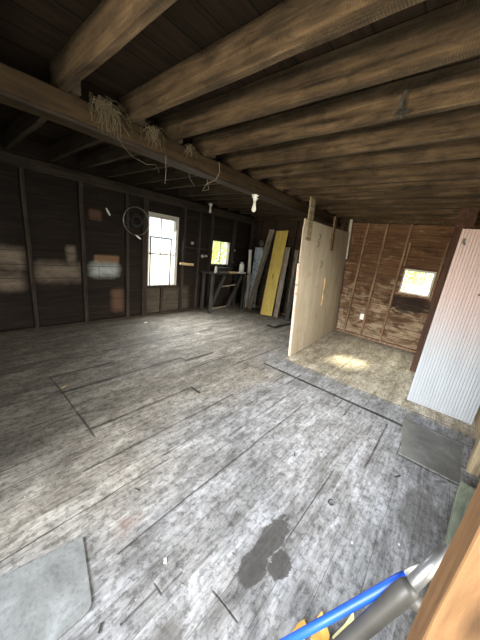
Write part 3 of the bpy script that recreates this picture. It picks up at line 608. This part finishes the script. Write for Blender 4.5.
# ------------------------------------------------------------------ HOOP ON THE LEFT WALL
hp = empty('hanging_hoop', (2.36, 4.49, 1.52), 'thin metal wheel rim hanging on the left wall beside the tall window', 'wheel rim')
bm = bmesh.new(); N = 40; pts = [(.23 * math.cos(2 * math.pi * k / N), 0, .23 + .23 * math.sin(2 * math.pi * k / N)) for k in range(N + 1)]; tube(bm, pts, .009, 6, False)
obj('rim', bm, MAT['rim'], hp, True)
bm = bmesh.new()
for k in range(5):
    rr = .07 + .012 * k; tube(bm, [(rr * math.cos(2 * math.pi * j / 24 + k), -.01 + .004 * k, .24 + rr * .9 * math.sin(2 * math.pi * j / 24 + k)) for j in range(22)], .005, 5)
obj('wire_coil', bm, MAT['black'], hp)
obj('nail', tube(bmesh.new(), [(0, .10, .475), (0, -.03, .478)], .006, 6), MAT['black'], hp)
for x, z, a, lab in [(1.92, 1.83, -.6, 'bent white highlight modelled on the dark left wall left of the wheel rim'), (2.38, 1.49, -.1, 'small white highlight modelled at the foot of the wheel rim')]:  # small white highlights modelled as solid bits
    o = obj('white_highlight', tube(bmesh.new(), [(-.05, 0, .03), (0, -.01, 0), (.055, 0, -.02)], [.008, .016, .010], 6), MAT['white'], loc=(x, YL - .02 if x < 2 else YL - .13, z), rot=(0, -a, 0)); setp(o, lab, 'scrap')

# ------------------------------------------------------------------ LAMPS
def bulb(x, y, ztop, lab, k=1.0):
    e = empty('pendant_bulb', (x, y, ztop), lab, 'light bulb')
    obj('socket_plate', lathe(bmesh.new(), [(.05 * k, -.012), (.055 * k, -.003), (.04 * k, -.001)], 18), MAT['white'], e, True)
    obj('socket', lathe(bmesh.new(), [(.022 * k, -.085 * k), (.028 * k, -.07 * k), (.028 * k, -.03 * k), (.035 * k, -.012)], 16), MAT['white'], e, True)
    obj('bulb', lathe(bmesh.new(), [(.003, -.235 * k), (.020 * k, -.230 * k), (.033 * k, -.205 * k), (.033 * k, -.185 * k), (.022 * k, -.14 * k), (.019 * k, -.085 * k)], 16), MAT['white'], e, True)
    obj('pull_arm', nb(((-.065 * k, -.006, -.05 * k), (.065 * k, .006, -.036 * k))), MAT['white'], e)
bulb(2.78, 2.26, 2.184, 'larger white bare bulb in a socket under the main beam', .88)
bulb(3.92, 4.36, 2.342, 'smaller white bulb hanging from the joists near the tall window', .8)

# ------------------------------------------------------------------ STRAW, NESTS AND WIRES
def nest(x, lab, n, sc, drop):
    rnd = random.Random(int(x * 100)); bm = bmesh.new()
    for k in range(n):
        a = Vector((rnd.gauss(0, .055) * sc, rnd.uniform(-.02, .03), rnd.uniform(-.005, .05) * sc)); d = Vector((rnd.gauss(0, .07), rnd.uniform(-.03, .01), rnd.uniform(-.11, .03) * drop)) * sc
        pts = [a + d * t + Vector((rnd.gauss(0, .010) + .02 * math.sin(t * 4 + k), rnd.gauss(0, .004) - .012, .045 * math.sin(t * 3.1) * sc - .03 * t * t)) for t in (0, .33, .66, 1)]
        tube(bm, pts, .0011, 3, False)
    o = obj('straw_nest', bm, MAT['straw'], loc=(x, 2.205, 2.335)); setp(o, lab, 'nest', None, None)
nest(.93, 'large clump of dry straw spilling over the main beam, nearest the camera', 170, .72, 1.7)
nest(1.29, 'middling clump of dry straw spilling over the main beam', 80, .5, 1.8)
nest(1.66, 'smallest wisp of dry straw on the main beam', 35, .45, 1.3)
def strand(pts, lab, r=.0018, mat='wire'):
    o = rebase(obj('hanging_wire', tube(bmesh.new(), pts, r, 5), MAT[mat])); setp(o, lab, 'wire')
strand([(1.0, 2.19, 2.20), (1.04, 2.18, 2.14), (1.12, 2.2, 2.10), (1.24, 2.2, 2.08), (1.32, 2.2, 2.10), (1.36, 2.2, 2.05)], 'looping strand of straw sagging below the large straw clump', .0015, 'straw')
strand([(1.42, 2.2, 2.20), (1.425, 2.2, 2.05), (1.42, 2.2, 1.98)], 'thin strand hanging straight down below the middling straw clump')
strand([(2.05, 2.2, 2.335), (2.06, 2.19, 2.24), (2.02, 2.2, 2.16), (1.92, 2.22, 2.10), (1.90, 2.26, 2.03), (1.98, 2.25, 2.06), (1.93, 2.23, 2.14)], 'kinked pale wire looped over the main beam halfway to the back wall', .0026)
strand([(1.95, 2.6, 2.335), (2.3, 3.0, 2.30), (2.7, 3.4, 2.335)], 'slack wire strung under the dark joists left of the beam', .003)
# dark knotty root of baling twine on a joist
bm = bmesh.new(); rnd = random.Random(4)
tube(bm, [(0, .0, .10), (.0, .01, .05), (.005, .0, 0), (.0, -.01, -.03)], [.008, .012, .010, .006], 6)
for k in range(26): tube(bm, [(rnd.gauss(0, .01), rnd.gauss(0, .02), rnd.gauss(0, .01)) for _ in range(4)], .002, 3, False)
o = obj('twine_knot', bm, MAT['darkboard'], loc=(1.808, .50, 2.335)); setp(o, 'dark knot of twine clinging to the lower edge of a joist', 'twine')

# ------------------------------------------------------------------ FOREGROUND: POST, PIPE, BLUE HANDLE
o = timber('door_post', (.716, -.195, 0), (.737, -.213, 2.335), .092, .092, MAT['pine'], up=(1, .12, 0), wob=.002, bevel=.004); setp(o, 'orange fresh-sawn post standing close at the lower right corner', 'post')
o = timber('door_stud', (1.02, -.275, 0), (1.03, -.275, 2.335), .04, .09, MAT['pine_pale'], up=(0, 1, 0), wob=.002); setp(o, 'paler yellow stud just behind the orange post', 'stud')
pp = empty('metal_pipe', (.80, -.02, 0), 'grey metal pipe with a fatter worn sleeve leaning behind the orange post', 'pipe')
def rel(P, o=(.80, -.02, 0)): return [Vector(p) - Vector(o) for p in P]
A = Vector((.932, -.188, .68)); B = Vector((.836, -.125, .54)); Cc = Vector((.736, .028, .032))
d1 = (A - B).normalized()
obj('upper_tube', tube(bmesh.new(), rel([B - d1 * .02, B.lerp(A, .5), A]), .020, 18), MAT['steel'], pp, True)
obj('sleeve', tube(bmesh.new(), rel([B + d1 * .015, B, B.lerp(Cc, .08) , B.lerp(Cc, .25), B.lerp(Cc, .7), Cc]), [.022, .028, .031, .028, .027, .027], 18), MAT['rubber'], pp, True)
obj('side_stub', tube(bmesh.new(), rel([B.lerp(Cc, .06), B.lerp(Cc, .06) + Vector((.02, -.055, -.01))]), .024, 14), MAT['rubber'], pp, True)
bh = empty('blue_handle', (.66, .20, 0), 'long blue plastic handle with a pale wooden tip leaning on the metal pipe', 'tool handle')
T0 = Vector((.92, -.140, .560)); E0 = Vector((.90, -.118, .508)); L0 = Vector((.617, .201, .02))
obj('grip', tube(bmesh.new(), rel([L0, L0.lerp(E0, .5), E0.lerp(L0, .04), E0], (.66, .20, 0)), [.0145, .0145, .016, .0145], 14), MAT['blue'], bh, True)
obj('wooden_tip', tube(bmesh.new(), rel([E0, E0.lerp(T0, .5), T0], (.66, .20, 0)), [.013, .010, .003], 8), MAT['white'], bh, True)
def shard(name, pts, mat, lab, cat):
    bm = bmesh.new(); a = [bm.verts.new(p) for p in pts]; f = bm.faces.new(a); bm.normal_update()
    r = bmesh.ops.extrude_face_region(bm, geom=[f]); bmesh.ops.translate(bm, verts=[g for g in r['geom'] if isinstance(g, bmesh.types.BMVert)], vec=(0, 0, .004)); bmesh.ops.recalc_face_normals(bm, faces=bm.faces)
    o = rebase(obj(name, bm, MAT[mat])); setp(o, lab, cat)
shard('cardboard_scrap', [(.905, .085, .02), (.86, .095, .004), (.80, .085, .004), (.82, .02, .004), (.86, .03, .012)], 'card', 'pointed amber cardboard scrap poking out behind the blue handle', 'scrap')
shard('cardboard_scrap', [(.83, .13, .012), (.80, .145, .008), (.76, .15, .004), (.77, .10, .004), (.81, .10, .01)], 'card', 'smaller amber cardboard scrap at the left of the blue handle', 'scrap')
shard('paper_scrap', [(1.0, -.02, .03), (.97, -.035, .012), (.91, -.04, .006), (.85, .0, .004), (.87, .02, .004), (.94, -.005, .012)], 'paper', 'torn pale yellow paper scrap beside the metal pipe', 'scrap')

# ------------------------------------------------------------------ LITTER
rnd = random.Random(21)
def bit(name, x, y, L, w, a, mat, lab, cat, h=.004):
    o = obj(name, nb(((-L/2, -w/2, 0), (L/2, w/2, h)), bevel=min(w, h) * .2), MAT[mat], loc=(x, y, .001), rot=(0, 0, a)); setp(o, lab, cat)
bit('metal_offcut', 2.25, -.27, .085, .02, -.75, 'steel', 'shiny metal offcut on the floor near the grey-green sill', 'offcut')
bit('paint_chip', .54, .73, .022, .012, .9, 'white', 'white chip on the floor right of the rounded grey sheet', 'chip')
bit('paint_chip', 1.50, -.12, .012, .01, 0, 'white', 'tiny white chip on the floor above the blue handle', 'chip')
bit('paint_chip', 1.31, .08, .010, .008, .4, 'white', 'tiny white chip on the floor above the middle of the blue handle', 'chip')
bit('wood_splinter', .63, 1.17, .035, .006, 1.9, 'darkboard', 'dark curled splinter on the floor above the rounded grey sheet', 'splinter')
bit('wood_splinter', 1.64, .63, .02, .008, .4, 'darkboard', 'dark fleck on the floor in the middle of the room', 'splinter')
bit('wood_splinter', 1.84, .49, .014, .008, .4, 'darkboard', 'small black fleck on the floor right of the middle', 'splinter')
bit('wood_splinter', .235, .715, .03, .008, .9, 'darkboard', 'black splinter just below the rounded grey sheet', 'splinter')
bit('wood_splinter', 2.05, -.02, .06, .012, -.5, 'darkboard', 'dark sliver on the floor beside the short floor crack', 'splinter')
bit('wood_splinter', .66, 2.66, .05, .02, .6, 'pine_pale', 'pale splinter at the corner of the long floor crack', 'splinter')
bit('wood_splinter', 2.38, 4.17, .07, .02, .2, 'white', 'white sliver on the floor in front of the tall window', 'splinter')
wsh = obj('pull_ring', bmesh.new(), None); bpy.data.objects.remove(wsh)
bm = bmesh.new(); tube(bm, [(.022 * math.cos(k * .45), .016 * math.sin(k * .45), .005) for k in range(11)], .0035, 6)
o = obj('pull_ring', bm, MAT['black'], loc=(1.46, .26, .0)); setp(o, 'small black metal ring lying on the grey floor near the dark stain', 'ring')
bm = bmesh.new()
for k in range(420):
    x = rnd.uniform(-.1, 5.3); y = rnd.uniform(-.35, 4.3); s_ = rnd.uniform(.002, .006)
    if (x > 3.3 and 1.6 < y < 2.1) or (x < .33 and y > .7 and y < 1.25): continue
    M_ = Matrix.Translation((x, y, .002)) @ Matrix.Rotation(rnd.uniform(0, 3), 4, 'Z')
    box(bm, (-s_ * rnd.uniform(.6, 1.6), -s_ * .6, -.0015), (s_, s_ * .6, .0015), 0, M_)
setp(obj('floor_grit', bm, plain('grit', (0.30, 0.28, 0.24), .9, var=.9, sc=2)), 'scattered grit and crumbs over the worn floor', 'grit', None, 'stuff')

# ------------------------------------------------------------------ OUTSIDE
g = struct('ground', nb(((-30, -30, -.36), (40, 40, -.30))), MAT['grass'])
def shrub_mesh(seed, n, rx, rz):
    rnd = random.Random(seed); bm = bmesh.new()
    for k in range(n):
        th = rnd.uniform(0, 6.28); ph = math.acos(rnd.uniform(-.8, 1)); rr = rnd.uniform(.55, 1) ** .6
        c = Vector((rx * rr * math.sin(ph) * math.cos(th), rx * rr * math.sin(ph) * math.sin(th), rz * (1 + rr * math.cos(ph)))) * (1 + .15 * math.sin(3 * th + seed))
        s_ = rnd.uniform(.03, .07); M_ = Matrix.Translation(c) @ Euler((rnd.uniform(0, 6), rnd.uniform(0, 6), rnd.uniform(0, 6))).to_matrix().to_4x4()
        vs = [bm.verts.new(M_ @ Vector(q)) for q in ((-s_, 0, 0), (0, -s_ * .5, s_ * .2), (s_ * 1.2, 0, 0), (0, s_ * .5, s_ * .2))]; bm.faces.new(vs)
    return bm
def shrub(x, y, seed, n, rx, rz, lab):
    e = empty('shrub', (x, y, -.30), lab, 'shrub', 'shrubs outside the windows')
    obj('foliage', shrub_mesh(seed, n, rx, rz), MAT['leaf'], e)
    bm = bmesh.new(); r = random.Random(seed)
    for k in range(5): tube(bm, [(r.uniform(-.05, .05), r.uniform(-.05, .05), 0), (r.gauss(0, rx * .2), r.gauss(0, rx * .2), rz * .8), (r.gauss(0, rx * .4), r.gauss(0, rx * .4), rz * 1.5)], [.03, .02, .008], 6)
    obj('stem', bm, MAT['stud'], e)
shrub(6.55, 6.5, 1, 3800, 1.2, 1.25, 'leafy green shrub outside the small window over the workbench')
shrub(8.0, .85, 2, 4200, 1.2, 1.25, 'leafy green shrub outside the low square window, left of the pair')
shrub(9.0, -1.7, 3, 2600, 1.1, 1.0, 'leafy green shrub outside the low square window, right of the pair')
